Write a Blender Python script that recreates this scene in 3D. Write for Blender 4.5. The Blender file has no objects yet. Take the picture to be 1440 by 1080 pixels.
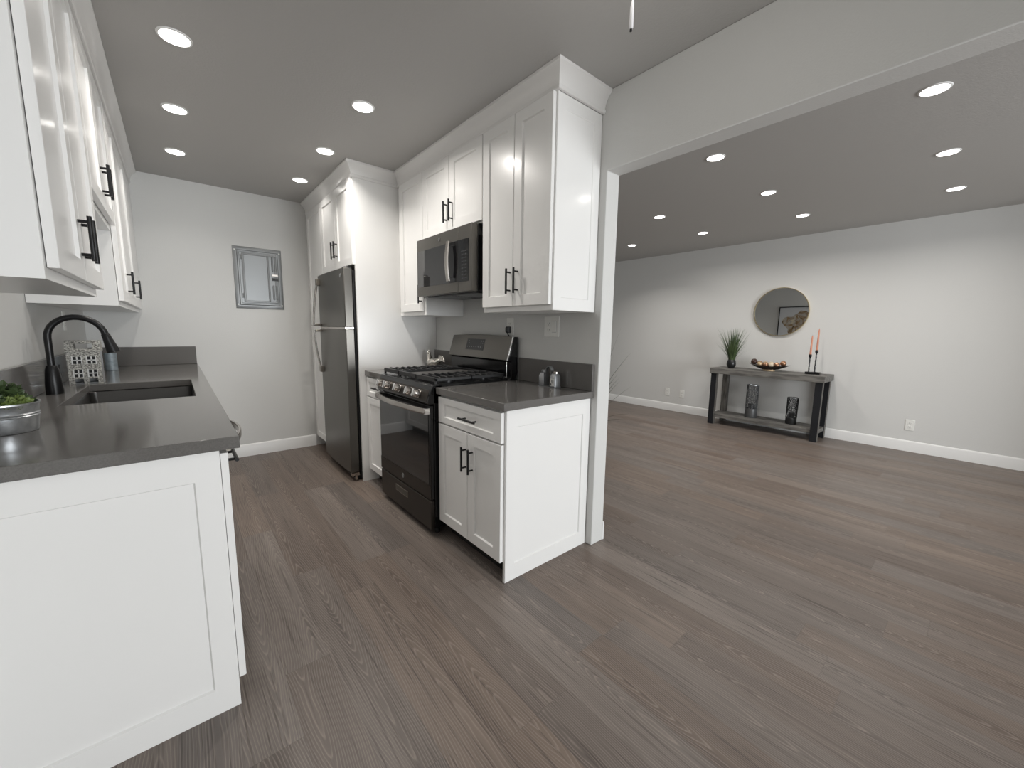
import bpy, bmesh, math, random
from mathutils import Vector, Matrix
random.seed(7)
SC = bpy.context.scene
COL = SC.collection
PI = math.pi

# ---------------------------------------------------------------- camera, world, light, exposure
ZC = 2.456
cam_d = bpy.data.cameras.new('camera'); cam_o = bpy.data.objects.new('camera', cam_d); COL.objects.link(cam_o)
yaw, pitch, roll = -0.7007, -0.1356, 0.0143
Fv = Vector((-math.sin(yaw)*math.cos(pitch), math.cos(yaw)*math.cos(pitch), math.sin(pitch)))
Rv = Vector((math.cos(yaw), math.sin(yaw), 0)); Uv = Rv.cross(Fv)
R2 = Rv*math.cos(roll) + Uv*math.sin(roll); U2 = Uv*math.cos(roll) - Rv*math.sin(roll)
CAM = Vector((-1.769, -1.4008, 1.2484))
cam_o.matrix_world = Matrix(((R2.x, U2.x, -Fv.x, CAM.x), (R2.y, U2.y, -Fv.y, CAM.y), (R2.z, U2.z, -Fv.z, CAM.z), (0, 0, 0, 1)))
cam_d.sensor_width = 36; cam_d.lens = 556.75/1440*36; cam_d.clip_start = 0.05
SC.camera = cam_o

SC.view_settings.view_transform = 'Standard'; SC.view_settings.look = 'None'
SC.view_settings.gamma = 1; SC.view_settings.use_curve_mapping = False
SC.view_settings.exposure = 0.0
w = bpy.data.worlds.new('world'); SC.world = w; w.use_nodes = True
w.node_tree.nodes['Background'].inputs[0].default_value = (.75, .85, 1, 1)
w.node_tree.nodes['Background'].inputs[1].default_value = 0.6

def area(name, loc, direction, sx, sy, power, color=(1, 1, 1), shape='RECTANGLE', spread=PI):
    l = bpy.data.lights.new(name, 'AREA'); l.energy = power; l.color = color; l.shape = shape; l.size = sx; l.size_y = sy; l.spread = spread
    o = bpy.data.objects.new(name, l); COL.objects.link(o); o.location = loc
    o.rotation_euler = Vector(direction).to_track_quat('-Z', 'Y').to_euler()
    return o
YF = -6.00     # wall with the windows, behind the camera
DAY = (.95, .98, 1.0)
area('daylight_patio_door', (0.75, YF+.02, .98), (0, 1, 0), 2.40, 1.75, 222, DAY)
LAMP = (1.0, .955, .90)
DOWN_KITCHEN, DOWN_LIVING = ((2.5, 2.4, 1.7), (8.2, 5.0, 1.0)), (5.0, 5.0, 6.6)

# ---------------------------------------------------------------- materials
MATS = {}
def new_mat(name):
    m = bpy.data.materials.new(name); m.use_nodes = True; MATS[name] = m
    return m, m.node_tree.nodes, m.node_tree.links, m.node_tree.nodes['Principled BSDF']
def mat(name, col, rough=.5, metal=0., spec=.5, bump=None, coat=0., emit=None, aniso=0., trans=0., mottled=None):
    m, N, L, b = new_mat(name)
    b.inputs['Base Color'].default_value = (*col, 1); b.inputs['Roughness'].default_value = rough
    b.inputs['Metallic'].default_value = metal; b.inputs['Specular IOR Level'].default_value = spec
    b.inputs['Coat Weight'].default_value = coat; b.inputs['Coat Roughness'].default_value = .12
    b.inputs['Transmission Weight'].default_value = trans
    tc = N.new('ShaderNodeTexCoord')
    if bump:
        sc, st = bump[0], bump[1]
        n = N.new('ShaderNodeTexNoise'); n.inputs['Scale'].default_value = sc; n.inputs['Detail'].default_value = 3
        mp = N.new('ShaderNodeMapping'); L.new(tc.outputs['Object'], mp.inputs[0])
        if len(bump) > 2: mp.inputs['Scale'].default_value = bump[2]
        L.new(mp.outputs[0], n.inputs['Vector'])
        bp = N.new('ShaderNodeBump'); bp.inputs['Strength'].default_value = st; bp.inputs['Distance'].default_value = .002
        L.new(n.outputs['Fac'], bp.inputs['Height']); L.new(bp.outputs[0], b.inputs['Normal'])
    if mottled:
        sc, c2, stretch = mottled
        n = N.new('ShaderNodeTexNoise'); n.inputs['Scale'].default_value = sc; n.inputs['Detail'].default_value = 5
        mp = N.new('ShaderNodeMapping'); mp.inputs['Scale'].default_value = stretch; L.new(tc.outputs['Object'], mp.inputs[0]); L.new(mp.outputs[0], n.inputs['Vector'])
        r = N.new('ShaderNodeValToRGB'); r.color_ramp.elements[0].position = .38; r.color_ramp.elements[1].position = .62
        r.color_ramp.elements[0].color = (*col, 1); r.color_ramp.elements[1].color = (*c2, 1)
        L.new(n.outputs['Fac'], r.inputs[0]); L.new(r.outputs[0], b.inputs['Base Color'])
    if emit:
        b.inputs['Emission Color'].default_value = (*emit[0], 1); b.inputs['Emission Strength'].default_value = emit[1]
    return m
mat('wall_paint', (.66, .66, .645), .6, bump=(140, .35))
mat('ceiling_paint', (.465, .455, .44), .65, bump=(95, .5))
mat('trim_white', (.82, .82, .81), .35)
mat('cabinet_white', (.87, .865, .85), .30, coat=.25, bump=(30, .05, (40, 40, 1)))
mat('crown_white', (.80, .79, .775), .3, coat=.2)
mat('quartz', (.128, .122, .116), .13, spec=.5, mottled=(300, (.150, .143, .136), (1, 1, 1)))
mat('black_metal', (.008, .008, .009), .34, metal=.3)
mat('slate', (.15, .143, .130), .33, metal=.85, bump=(40, .03, (1, 1, 40)))
mat('slate_dark', (.060, .053, .047), .36, metal=.8)
mat('slate_light', (.30, .275, .24), .33, metal=.85)
mat('stainless', (.52, .49, .46), .24, metal=1.)
mat('chrome', (.80, .79, .78), .10, metal=1.)
mat('black_glass', (.006, .006, .007), .04, spec=.55)
mat('window_glass', (.020, .020, .021), .04, spec=.9)
mat('black_enamel', (.008, .008, .009), .16)
mat('cast_iron', (.014, .014, .015), .42)
mat('black_plastic', (.010, .010, .011), .5)
mat('dark_grey', (.035, .036, .038), .4)
mat('griddle_grey', (.075, .072, .068), .45)
mat('key_grey', (.07, .072, .078), .5)
mat('mark_grey', (.28, .29, .30), .5)
mat('white_plastic', (.80, .80, .77), .35)
mat('socket_dark', (.05, .05, .05), .5)
mat('panel_metal', (.27, .28, .285), .40, metal=.6)
mat('galvanized', (.42, .44, .46), .33, metal=.9, bump=(45, .35), mottled=(28, (.62, .64, .66), (1, 1, 1)))
mat('pale_galvanized', (.36, .43, .48), .45, metal=.5, mottled=(40, (.50, .57, .61), (1, 1, 1)))
mat('sink_steel', (.11, .108, .106), .36, metal=.9)
mat('silver', (.70, .67, .62), .16, metal=1., bump=(60, .5))
mat('pewter', (.36, .37, .38), .35, metal=.8)
mat('clear_glass', (.85, .88, .9), .05, trans=.85)
mat('salt_white', (.75, .75, .72), .6)
mat('gold', (.80, .68, .45), .25, metal=1.)
mat('mirror_glass', (.80, .82, .82), .0, metal=1.)
mat('bowl_black', (.020, .013, .010), .3)
mat('ball_dark', (.045, .020, .014), .4, bump=(90, .8))
mat('ball_copper', (.36, .20, .12), .28, metal=.7, bump=(50, .5))
mat('ball_gold', (.62, .47, .30), .28, metal=.6, bump=(50, .4))
mat('ball_cream', (.62, .53, .40), .5, bump=(70, .8))
mat('candle_wax', (.60, .26, .17), .5)
mat('leg_black', (.006, .007, .010), .55)
mat('pot_black', (.012, .013, .014), .30)
mat('grass_green', (.075, .115, .045), .5, mottled=(5, (.03, .055, .022), (1, 1, 1)))
mat('grass_pale', (.13, .19, .08), .5)
mat('grass_dark', (.055, .07, .040), .5)
mat('leaf_bright', (.17, .23, .06), .5)
mat('leaf_dark', (.05, .080, .028), .5)
mat('soil', (.02, .016, .012), .9)
mat('bark', (.13, .125, .115), .75, mottled=(130, (.66, .65, .60), (1, 1, 1.2)), bump=(110, .9))
mat('lantern_metal', (.055, .058, .060), .35, metal=.8)
mat('lantern_band', (.15, .155, .16), .4, metal=.7)
mat('art_paper', (.60, .61, .63), .7)
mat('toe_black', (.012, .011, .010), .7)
mat('pull_white', (.80, .79, .80), .4)
mat('lens_glow', (.9, .9, .9), .5, emit=((1, .97, .92), 9.0))
mat('fixture_glass', (.9, .9, .88), .4, emit=((1, .95, .88), 2.0))
mat('shelf_wood', (.085, .082, .076), .6, mottled=(6, (.175, .168, .155), (6, 1, 6)), bump=(20, .3, (6, .6, 6)))
mat('leg_wood', (.065, .060, .053), .6, mottled=(6, (.155, .148, .135), (6, 6, 1)))

def floor_mat():
    m, N, L, b = new_mat('plank_floor')
    PW, PL = .150, 1.22
    def math_(op, a, c=None, d=None):
        n = N.new('ShaderNodeMath'); n.operation = op
        for i, v in enumerate((a, c, d)):
            if v is None: continue
            if isinstance(v, (int, float)): n.inputs[i].default_value = v
            else: L.new(v, n.inputs[i])
        return n.outputs[0]
    tc = N.new('ShaderNodeTexCoord'); sp = N.new('ShaderNodeSeparateXYZ'); L.new(tc.outputs['Object'], sp.inputs[0])
    X, Y = sp.outputs[0], sp.outputs[1]
    xs = math_('DIVIDE', math_('ADD', X, 20.012), PW); row = math_('FLOOR', xs); fx = math_('FRACT', xs)
    wn = N.new('ShaderNodeTexWhiteNoise'); wn.noise_dimensions = '1D'; L.new(row, wn.inputs['W'])
    ys = math_('ADD', math_('DIVIDE', math_('ADD', Y, 30), PL), math_('MULTIPLY', wn.outputs['Value'], 7.3))
    colm = math_('FLOOR', ys); fy = math_('FRACT', ys)
    wid = N.new('ShaderNodeTexWhiteNoise'); wid.noise_dimensions = '2D'
    cb = N.new('ShaderNodeCombineXYZ'); L.new(row, cb.inputs[0]); L.new(colm, cb.inputs[1]); L.new(cb.outputs[0], wid.inputs['Vector'])
    rid = wid.outputs['Value']; ridc = N.new('ShaderNodeSeparateColor'); L.new(wid.outputs['Color'], ridc.inputs[0])
    # in-plank coordinates, metres
    u = math_('MULTIPLY', math_('SUBTRACT', fx, .5), PW); v = math_('MULTIPLY', fy, PL)
    def vec(su, sv, sid):
        c = N.new('ShaderNodeCombineXYZ'); L.new(math_('MULTIPLY', u, su), c.inputs[0]); L.new(math_('MULTIPLY', v, sv), c.inputs[1]); L.new(math_('MULTIPLY', rid, sid), c.inputs[2])
        return c.outputs[0]
    def noise(vv, detail=2, rough=.5):
        n = N.new('ShaderNodeTexNoise'); n.inputs['Scale'].default_value = 1; n.inputs['Detail'].default_value = detail; n.inputs['Roughness'].default_value = rough
        L.new(vv, n.inputs['Vector']); return n.outputs['Fac']
    big = noise(vec(5, 1.6, 91), 1.5, .35)
    wob = noise(vec(46, 10, 57), 2)
    uc = math_('SUBTRACT', u, math_('MULTIPLY', math_('SUBTRACT', ridc.outputs[0], .5), .11))
    arch = math_('MULTIPLY', math_('SQRT', math_('ADD', math_('MULTIPLY', uc, uc), .00016)), 135)
    run = math_('MULTIPLY', v, math_('SUBTRACT', math_('MULTIPLY', math_('GREATER_THAN', ridc.outputs[2], .5), 18), 9))
    field = math_('ADD', math_('ADD', math_('ADD', arch, run), math_('MULTIPLY', big, 14)), math_('MULTIPLY', wob, .8))
    rings = math_('FRACT', math_('ADD', field, math_('MULTIPLY', rid, 5)))
    ring = N.new('ShaderNodeValToRGB'); e = ring.color_ramp.elements
    e[0].position = 0; e[0].color = (0, 0, 0, 1); e[1].position = 1; e[1].color = (0, 0, 0, 1)
    a = e.new(.50); a.color = (.12, .12, .12, 1); a = e.new(.76); a.color = (1, 1, 1, 1); a = e.new(.90); a.color = (.2, .2, .2, 1)
    L.new(rings, ring.inputs[0])
    fine = noise(vec(420, 7, 33), 3, .6); fine2 = noise(vec(130, 2.6, 71), 3, .6); tone = noise(vec(12, 1.1, 13), 2)
    # colours
    mx = N.new('ShaderNodeMix'); mx.data_type = 'RGBA'; mx.inputs['A'].default_value = (.088, .066, .056, 1); mx.inputs['B'].default_value = (.205, .166, .141, 1)
    t = math_('ADD', math_('MULTIPLY', rid, .50), math_('MULTIPLY', math_('SUBTRACT', tone, .5), 1.3)); t = math_('ADD', t, .28)
    cl = N.new('ShaderNodeClamp'); L.new(t, cl.inputs[0]); L.new(cl.outputs[0], mx.inputs['Factor'])
    hs = N.new('ShaderNodeHueSaturation'); L.new(mx.outputs['Result'], hs.inputs['Color'])
    L.new(math_('ADD', math_('MULTIPLY', ridc.outputs[1], .6), .65), hs.inputs['Saturation'])
    m2 = N.new('ShaderNodeMix'); m2.data_type = 'RGBA'; m2.clamp_factor = True; m2.inputs['B'].default_value = (.36, .305, .262, 1); L.new(hs.outputs[0], m2.inputs['A'])
    L.new(math_('MULTIPLY', ring.outputs[0], math_('ADD', math_('MULTIPLY', fine2, 1.5), -.22)), m2.inputs['Factor'])
    m3 = N.new('ShaderNodeMix'); m3.data_type = 'RGBA'; m3.inputs['B'].default_value = (.050, .037, .031, 1); L.new(m2.outputs['Result'], m3.inputs['A'])
    dk = N.new('ShaderNodeMapRange'); dk.inputs['From Min'].default_value = .50; dk.inputs['From Max'].default_value = .78; dk.inputs['To Max'].default_value = .95; L.new(fine2, dk.inputs['Value'])
    L.new(math_('ADD', dk.outputs[0], math_('MULTIPLY', math_('SUBTRACT', fine, .5), .5)), m3.inputs['Factor'])
    m3.clamp_factor = True
    # seams
    ex = math_('MULTIPLY', math_('MINIMUM', fx, math_('SUBTRACT', 1, fx)), PW); ey = math_('MULTIPLY', math_('MINIMUM', fy, math_('SUBTRACT', 1, fy)), PL)
    seam = math_('LESS_THAN', math_('MINIMUM', ex, ey), .0009)
    m4 = N.new('ShaderNodeMix'); m4.data_type = 'RGBA'; m4.inputs['B'].default_value = (.07, .057, .049, 1); L.new(m3.outputs['Result'], m4.inputs['A'])
    L.new(math_('MULTIPLY', seam, .35), m4.inputs['Factor'])
    L.new(m4.outputs['Result'], b.inputs['Base Color'])
    bp = N.new('ShaderNodeBump'); bp.inputs['Strength'].default_value = .18; bp.inputs['Distance'].default_value = .001
    L.new(math_('SUBTRACT', math_('ADD', math_('MULTIPLY', fine2, .6), math_('MULTIPLY', ring.outputs[0], .5)), seam), bp.inputs['Height']); L.new(bp.outputs[0], b.inputs['Normal'])
    b.inputs['Roughness'].default_value = .42
    b.inputs['Specular IOR Level'].default_value = .4
floor_mat()

def art_mat():
    m, N, L, b = new_mat('art_print')
    tc = N.new('ShaderNodeTexCoord')
    n = N.new('ShaderNodeTexNoise'); n.inputs['Scale'].default_value = 9; n.inputs['Detail'].default_value = 6; n.inputs['Distortion'].default_value = 1.2; L.new(tc.outputs['Object'], n.inputs['Vector'])
    r = N.new('ShaderNodeValToRGB'); e = r.color_ramp.elements
    e[0].position = .32; e[0].color = (.05, .035, .025, 1); e[1].position = .66; e[1].color = (.58, .50, .36, 1)
    q = e.new(.45); q.color = (.30, .20, .10, 1); q = e.new(.55); q.color = (.38, .36, .33, 1)
    L.new(n.outputs['Fac'], r.inputs[0]); L.new(r.outputs[0], b.inputs['Base Color']); b.inputs['Roughness'].default_value = .7
art_mat()

# ---------------------------------------------------------------- mesh helpers
class MB:
    def __init__(s): s.bm = bmesh.new(); s.mi = 0
    def face(s, vs):
        try: f = s.bm.faces.new(vs)
        except ValueError: return None
        f.material_index = s.mi; return f
    def ink(s, i): s.mi = i; return s
    def box(s, x0, x1, y0, y1, z0, z1):
        v = [s.bm.verts.new((x, y, z)) for x in (x0, x1) for y in (y0, y1) for z in (z0, z1)]
        for f in ((0, 1, 3, 2), (4, 6, 7, 5), (0, 4, 5, 1), (2, 3, 7, 6), (0, 2, 6, 4), (1, 5, 7, 3)): s.face([v[i] for i in f])
        return s
    def prism(s, pts, d):      # pts: 3-D polygon, d: extrusion vector
        a = [s.bm.verts.new(p) for p in pts]; b = [s.bm.verts.new(Vector(p)+Vector(d)) for p in pts]; n = len(pts)
        s.face(a); s.face(b[::-1])
        for i in range(n): s.face([a[i], b[i], b[(i+1) % n], a[(i+1) % n]])
        return s
    def rings(s, rings, cap0=True, cap1=True, closed=True):
        R = [[s.bm.verts.new(p) for p in r] for r in rings]; n = len(R[0])
        for a, b in zip(R, R[1:]):
            for i in range(n if closed else n-1): s.face([a[i], a[(i+1) % n], b[(i+1) % n], b[i]])
        if cap0: s.face(R[0][::-1])
        if cap1: s.face(R[-1])
        return s
    def tube(s, pts, r, seg=12, caps=True, flat=None):
        pts = [Vector(p) for p in pts]; rs = r if isinstance(r, (list, tuple)) else [r]*len(pts)
        prev = None; out = []
        for i, p in enumerate(pts):
            t = (pts[min(i+1, len(pts)-1)]-pts[max(i-1, 0)]).normalized()
            if prev is None:
                h = Vector((0, 0, 1)) if abs(t.z) < .9 else Vector((1, 0, 0))
                a = t.cross(h).normalized()
            else: a = (prev - t*prev.dot(t)).normalized()
            prev = a; bb = t.cross(a)
            out.append([p + (a*math.cos(2*PI*k/seg) + bb*math.sin(2*PI*k/seg))*rs[i] for k in range(seg)])
        return s.rings(out, caps, caps)
    def lathe(s, prof, c, seg=32, ax='z', cap0=True, cap1=True, sx=1, sy=1):
        c = Vector(c); out = []
        for r, h in prof:
            ring = []
            for k in range(seg):
                a = 2*PI*k/seg; p, q = r*math.cos(a)*sx, r*math.sin(a)*sy
                ring.append(c + (Vector((p, q, h)) if ax == 'z' else Vector((h, p, q)) if ax == 'x' else Vector((q, h, p))))
            out.append(ring)
        return s.rings(out, cap0, cap1)
    def sphere(s, c, r, seg=20, sc=(1, 1, 1)):
        prof = []
        m = seg//2
        out = []
        for i in range(1, m):
            t = PI*i/m
            out.append([Vector(c)+Vector((r*sc[0]*math.sin(t)*math.cos(2*PI*k/seg), r*sc[1]*math.sin(t)*math.sin(2*PI*k/seg), -r*sc[2]*math.cos(t))) for k in range(seg)])
        return s.rings(out)
    def shaker(s, o, U, V, N, w, h, t=.02, st=.058, rec=.009, stv=None):
        o, U, V, N = map(Vector, (o, U, V, N)); stv = stv or st
        def rect(i, j, d): return [o+U*a+V*b+N*d for a, b in ((i, j), (w-i, j), (w-i, h-j), (i, h-j))]
        c = .0015
        return s.rings([rect(0, 0, 0), rect(0, 0, t-c), rect(c, c, t), rect(st, stv, t), rect(st+.004, stv+.004, t-rec)])
    def slab(s, us, vs, skip, f):     # grid of cells with holes, f(u,v,side) -> point
        for i in range(len(us)-1):
            for j in range(len(vs)-1):
                if (i, j) in skip: continue
                c = [(us[i], vs[j]), (us[i+1], vs[j]), (us[i+1], vs[j+1]), (us[i], vs[j+1])]
                for sd in (0, 1):
                    s.face([s.bm.verts.new(f(a, b, sd)) for a, b in (c if sd else c[::-1])])
                for k, (di, dj) in enumerate(((0, -1), (1, 0), (0, 1), (-1, 0))):
                    ni, nj = i+di, j+dj
                    if 0 <= ni < len(us)-1 and 0 <= nj < len(vs)-1 and (ni, nj) not in skip: continue
                    a, b = c[k], c[(k+1) % 4]
                    s.face([s.bm.verts.new(f(*a, 0)), s.bm.verts.new(f(*b, 0)), s.bm.verts.new(f(*b, 1)), s.bm.verts.new(f(*a, 1))])
        bmesh.ops.remove_doubles(s.bm, verts=s.bm.verts, dist=1e-5)
        return s
    def build(s, name, m, parent=None, smooth=True, bevel=0, bseg=2, loc=None):
        bm = s.bm
        bmesh.ops.recalc_face_normals(bm, faces=bm.faces)
        if smooth:
            for f in bm.faces: f.smooth = True
            for e in bm.edges:
                if len(e.link_faces) == 2 and e.calc_face_angle(0) > .6: e.smooth = False
        off = world_loc(parent) if parent else Vector(loc or (0, 0, 0))
        bmesh.ops.translate(bm, verts=bm.verts, vec=-off)
        me = bpy.data.meshes.new(name); bm.to_mesh(me); bm.free()
        for q in (m if isinstance(m, (list, tuple)) else [m]): me.materials.append(MATS[q])
        o = bpy.data.objects.new(name, me); COL.objects.link(o)
        if parent: o.parent = parent
        else: o.location = off
        if bevel:
            bv = o.modifiers.new('bevel', 'BEVEL'); bv.width = bevel; bv.segments = bseg; bv.limit_method = 'ANGLE'; bv.angle_limit = .6
        return o
def world_loc(o):
    v = Vector((0, 0, 0))
    while o: v += o.location; o = o.parent
    return v
def tag(o, label, cat, group=None):
    o['label'] = label; o['category'] = cat
    if group: o['group'] = group
    return o
def thing(name, loc, label, cat, group=None):
    o = bpy.data.objects.new(name, None); COL.objects.link(o); o.location = loc; o.empty_display_size = .05
    return tag(o, label, cat, group)
def struct(o): o['kind'] = 'structure'; return o
def kids(o): return [c for c in bpy.data.objects if c.parent == o]
def copy_tree(o, parent=None):
    c = o.copy(); COL.objects.link(c); c.parent = parent
    for ch in kids(o): copy_tree(ch, c)
    return c

def bar_handle(door, c, axis, n, length=.133, cc=.096, off=.035, r=.0058, mname='black_metal'):
    c = Vector(c); A = Vector((0, 0, 1)) if axis == 'z' else Vector((0, 1, 0)); n = Vector(n)
    m = MB(); b = c+n*(off-r)
    m.tube([b-A*length/2, b+A*length/2], r, 14)
    for sgn in (-1, 1): m.tube([c+A*sgn*cc/2, b+A*sgn*cc/2], r*.8, 10)
    return m.build('handle', mname, door)

# ---------------------------------------------------------------- room shell
XL, YE, XR, YL = -2.307, 3.086, 4.235, 4.6      # left wall, kitchen end wall, living-room wall, living-room end
XP, ZH, YJ = .107, 2.072, -.043                 # far face of the partition, header underside, end of the partition
struct(MB().box(XL-.1, XR+.1, YF-.1, YL+.1, -.06, 0).build('floor', 'plank_floor'))
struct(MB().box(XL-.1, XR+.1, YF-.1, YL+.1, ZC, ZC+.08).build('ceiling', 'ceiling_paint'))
struct(MB().box(XL-.1, XL, YF-.1, YE, 0, ZC).build('wall_left', 'wall_paint'))
struct(MB().box(XL-.1, 0, YE, YE+.1, 0, ZC).build('wall_back', 'wall_paint'))
struct(MB().box(XR, XR+.1, YF-.1, YL+.1, 0, ZC).build('wall_right', 'wall_paint'))
struct(MB().box(0, XR, YL, YL+.1, 0, ZC).build('wall_far', 'wall_paint'))
struct(MB().slab([-2.6, YJ, YL], [0, ZH, ZC], {(0, 0)}, lambda u, v, s: (XP if s else 0, u, v)).build('wall_middle', 'wall_paint', bevel=.004))
struct(MB().slab([XL, -.50, 2.00, 3.42], [0, .06, 1.90, ZC], {(1, 1)},
                 lambda u, v, s: (u, YF if s else YF-.1, v)).build('wall_front', 'wall_paint'))
def frame_rect(x0, x1, z0, z1, name, mull=()):
    m = MB(); t = .05
    m.slab([x0, x0+t, x1-t, x1], [z0, z0+t, z1-t, z1], {(1, 1)}, lambda u, v, s: (u, YF+.005 if s else YF-.06, v))
    for q in mull: m.box(q-.025, q+.025, YF-.05, YF+.004, z0+t, z1-t)
    return struct(m.build(name, 'trim_white'))
frame_rect(-.50, 2.00, .06, 1.90, 'door_1', (.75,))
def baseboard(name, x0, x1, y0, y1, nx, ny, h=.118, t=.013):
    m = MB(); prof = [(0, 0), (t, 0), (t, h-.018), (t*.75, h-.010), (t*.45, h-.003), (0, h)]
    if nx: m.prism([(x0+nx*d, y0, z) for d, z in prof], (0, y1-y0, 0))
    else: m.prism([(x0, y0+ny*d, z) for d, z in prof], (x1-x0, 0, 0))
    return struct(m.build(name, 'trim_white'))
baseboard('baseboard_right', XR, XR, -2.64, YL, -1, 0)
baseboard('baseboard_back', -1.66, -.712, YE, YE, 0, -1)
baseboard('baseboard_middle', XP, XP, YJ, YL, 1, 0)
baseboard('baseboard_front', 2.04, 3.42, YF, YF, 0, 1)
struct(MB().box(3.42, XR, YF-.1, -2.64, 0, ZC).build('wall_shade_block', 'wall_paint'))  # unseen wall block, added to shade the near end of the living-room wall
baseboard('baseboard_left', XL, XL, YF, .06, 1, 0)

# crown moulding, swept along the cabinet tops with square mitres
CROWN = [(0, 2.352), (.012, 2.352), (.016, 2.357), (.016, 2.370), (.011, 2.374), (.013, 2.385), (.017, 2.398), (.024, 2.412), (.034, 2.426), (.046, 2.438), (.052, 2.443), (.052, 2.4555), (0, 2.4555)]
def crown(name, path, prof, side):
    path = [Vector(p) for p in path]; R = []
    for i, p in enumerate(path):
        def nrm(a, b):
            t = (b-a).normalized(); return Vector((-t.y, t.x))*side
        n0 = nrm(path[i-1], p) if i else nrm(p, path[1]); n1 = nrm(p, path[i+1]) if i < len(path)-1 else n0
        mt = n0 if (n0-n1).length < 1e-6 else n0+n1
        R.append([(p.x+mt.x*d, p.y+mt.y*d, z) for d, z in prof])
    return struct(MB().rings(R).build(name, 'crown_white'))
crown('trim_1', [(-.690, YE-.001), (-.690, 1.752), (-.330, 1.752), (-.330, -.002), (-.001, -.002)], CROWN, -1)
crown('trim_2', [(-1.972, YE-.001), (-1.972, .004), (XL+.001, .004)], [(d, z) for d, z in CROWN], 1)

# ---------------------------------------------------------------- right-hand cabinets
CW = 'cabinet_white'
def door_x(parent, x, nx, y0, y1, z0, z1, name='door', st=.058, stv=None, t=.02):
    """shaker front in a plane x = const, facing nx; x is its back."""
    return MB().shaker((x, y0, z0), (0, 1, 0), (0, 0, 1), (nx, 0, 0), y1-y0, z1-z0, t, st, .009, stv).build(name, CW, parent)

t = thing('base_cabinet', (-.30, .30, 0), 'white shaker base cabinet with one drawer and two doors, right of the range', 'cabinet')
MB().box(-.616, -.004, .018, .605, .105, .874).build('carcass', CW, t)
MB().box(-.555, -.02, .02, .600, .002, .104).build('toe_kick', 'toe_black', t)
ep = MB(); ep.shaker((-.616, .0175, 0), (1, 0, 0), (0, 0, 1), (0, -1, 0), .612, .874, .0175, .06, .006, .085).build('end_panel', CW, t)
d = door_x(t, -.6175, -1, .016, .600, .714, .862, 'drawer', .062, .036); bar_handle(d, (-.6375, .27, .783), 'y', (-1, 0, 0), .147)
d = door_x(t, -.6175, -1, .016, .300, .108, .705); bar_handle(d, (-.6375, .252, .566), 'z', (-1, 0, 0))
d = door_x(t, -.6175, -1, .304, .600, .108, .705); bar_handle(d, (-.6375, .315, .566), 'z', (-1, 0, 0))

t = thing('base_cabinet', (-.30, 1.57, 0), 'narrow white shaker base cabinet between the range and the refrigerator panel', 'cabinet')
MB().box(-.616, -.004, 1.384, 1.750, .105, .874).build('carcass', CW, t)
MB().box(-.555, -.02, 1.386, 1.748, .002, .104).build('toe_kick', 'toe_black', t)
d = door_x(t, -.6175, -1, 1.392, 1.740, .714, .862, 'drawer', .05, .036); bar_handle(d, (-.6375, 1.50, .795), 'y', (-1, 0, 0))
d = door_x(t, -.6175, -1, 1.392, 1.740, .108, .705, st=.05)

t = thing('countertop', (-.32, .29, .875), 'grey quartz worktop on the cabinet right of the range, with shakers on it', 'countertop')
MB().box(-.647, -.001, -.018, .612, .8755, .914).build('worktop', 'quartz', t, bevel=.003)
def splash(x0, x1, y0, y1, z1, label): tag(MB().box(x0, x1, y0, y1, .9145, z1).build('backsplash', 'quartz', None, bevel=.002, loc=((x0+x1)/2, (y0+y1)/2, .9145)), label, 'backsplash')
splash(-.021, -.001, -.018, .606, 1.066, 'grey quartz backsplash strip behind the shakers, right of the range')
t = thing('countertop', (-.32, 1.57, .875), 'short grey quartz worktop left of the range, under the rooster', 'countertop')
MB().box(-.647, -.001, 1.382, 1.7505, .8755, .914).build('worktop', 'quartz', t, bevel=.003)
splash(-.021, -.001, 1.382, 1.7505, 1.066, 'short grey quartz backsplash strip behind the silver rooster')

t = thing('wall_cabinet', (-.16, .29, 1.35), 'tall white two-door wall cabinet right of the microwave, nearest the opening', 'cabinet')
MB().box(-.330, -.002, .006, .577, 1.350, 2.400).build('carcass', CW, t)
MB().shaker((-.330, .0058, 1.350), (1, 0, 0), (0, 0, 1), (0, -1, 0), .328, 1.002, .006, .058, .004, .062).build('end_panel', CW, t)
d = door_x(t, -.3315, -1, .012, .286, 1.378, 2.350); bar_handle(d, (-.3515, .247, 1.51), 'z', (-1, 0, 0))
d = door_x(t, -.3315, -1, .290, .566, 1.378, 2.350); bar_handle(d, (-.3515, .309, 1.51), 'z', (-1, 0, 0))

t = thing('wall_cabinet', (-.16, .94, 1.89), 'short white two-door wall cabinet above the microwave', 'cabinet')
MB().box(-.330, -.002, .579, 1.309, 1.880, 2.400).build('carcass', CW, t)
d = door_x(t, -.3315, -1, .575, .940, 1.886, 2.350); bar_handle(d, (-.3515, .900, 2.003), 'z', (-1, 0, 0))
d = door_x(t, -.3315, -1, .944, 1.302, 1.886, 2.350); bar_handle(d, (-.3515, .966, 2.003), 'z', (-1, 0, 0))

t = thing('wall_cabinet', (-.16, 1.53, 1.35), 'narrow white one-door wall cabinet between microwave and refrigerator panel', 'cabinet')
MB().box(-.330, -.002, 1.3095, 1.750, 1.350, 2.400).build('carcass', CW, t)
MB().box(-.345, -.330, 1.28, 1.3085, 1.35, 1.473).build('filler', CW, t)
d = door_x(t, -.3315, -1, 1.308, 1.690, 1.378, 2.350); bar_handle(d, (-.3515, 1.335, 1.50), 'z', (-1, 0, 0))

t = thing('cabinet_panel', (-.34, 1.762, 0), 'tall plain white side panel between the range run and the refrigerator', 'panel')
MB().box(-.687, -.002, 1.752, 1.771, 0, 2.400).build('panel', CW, t, bevel=.001)

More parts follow.
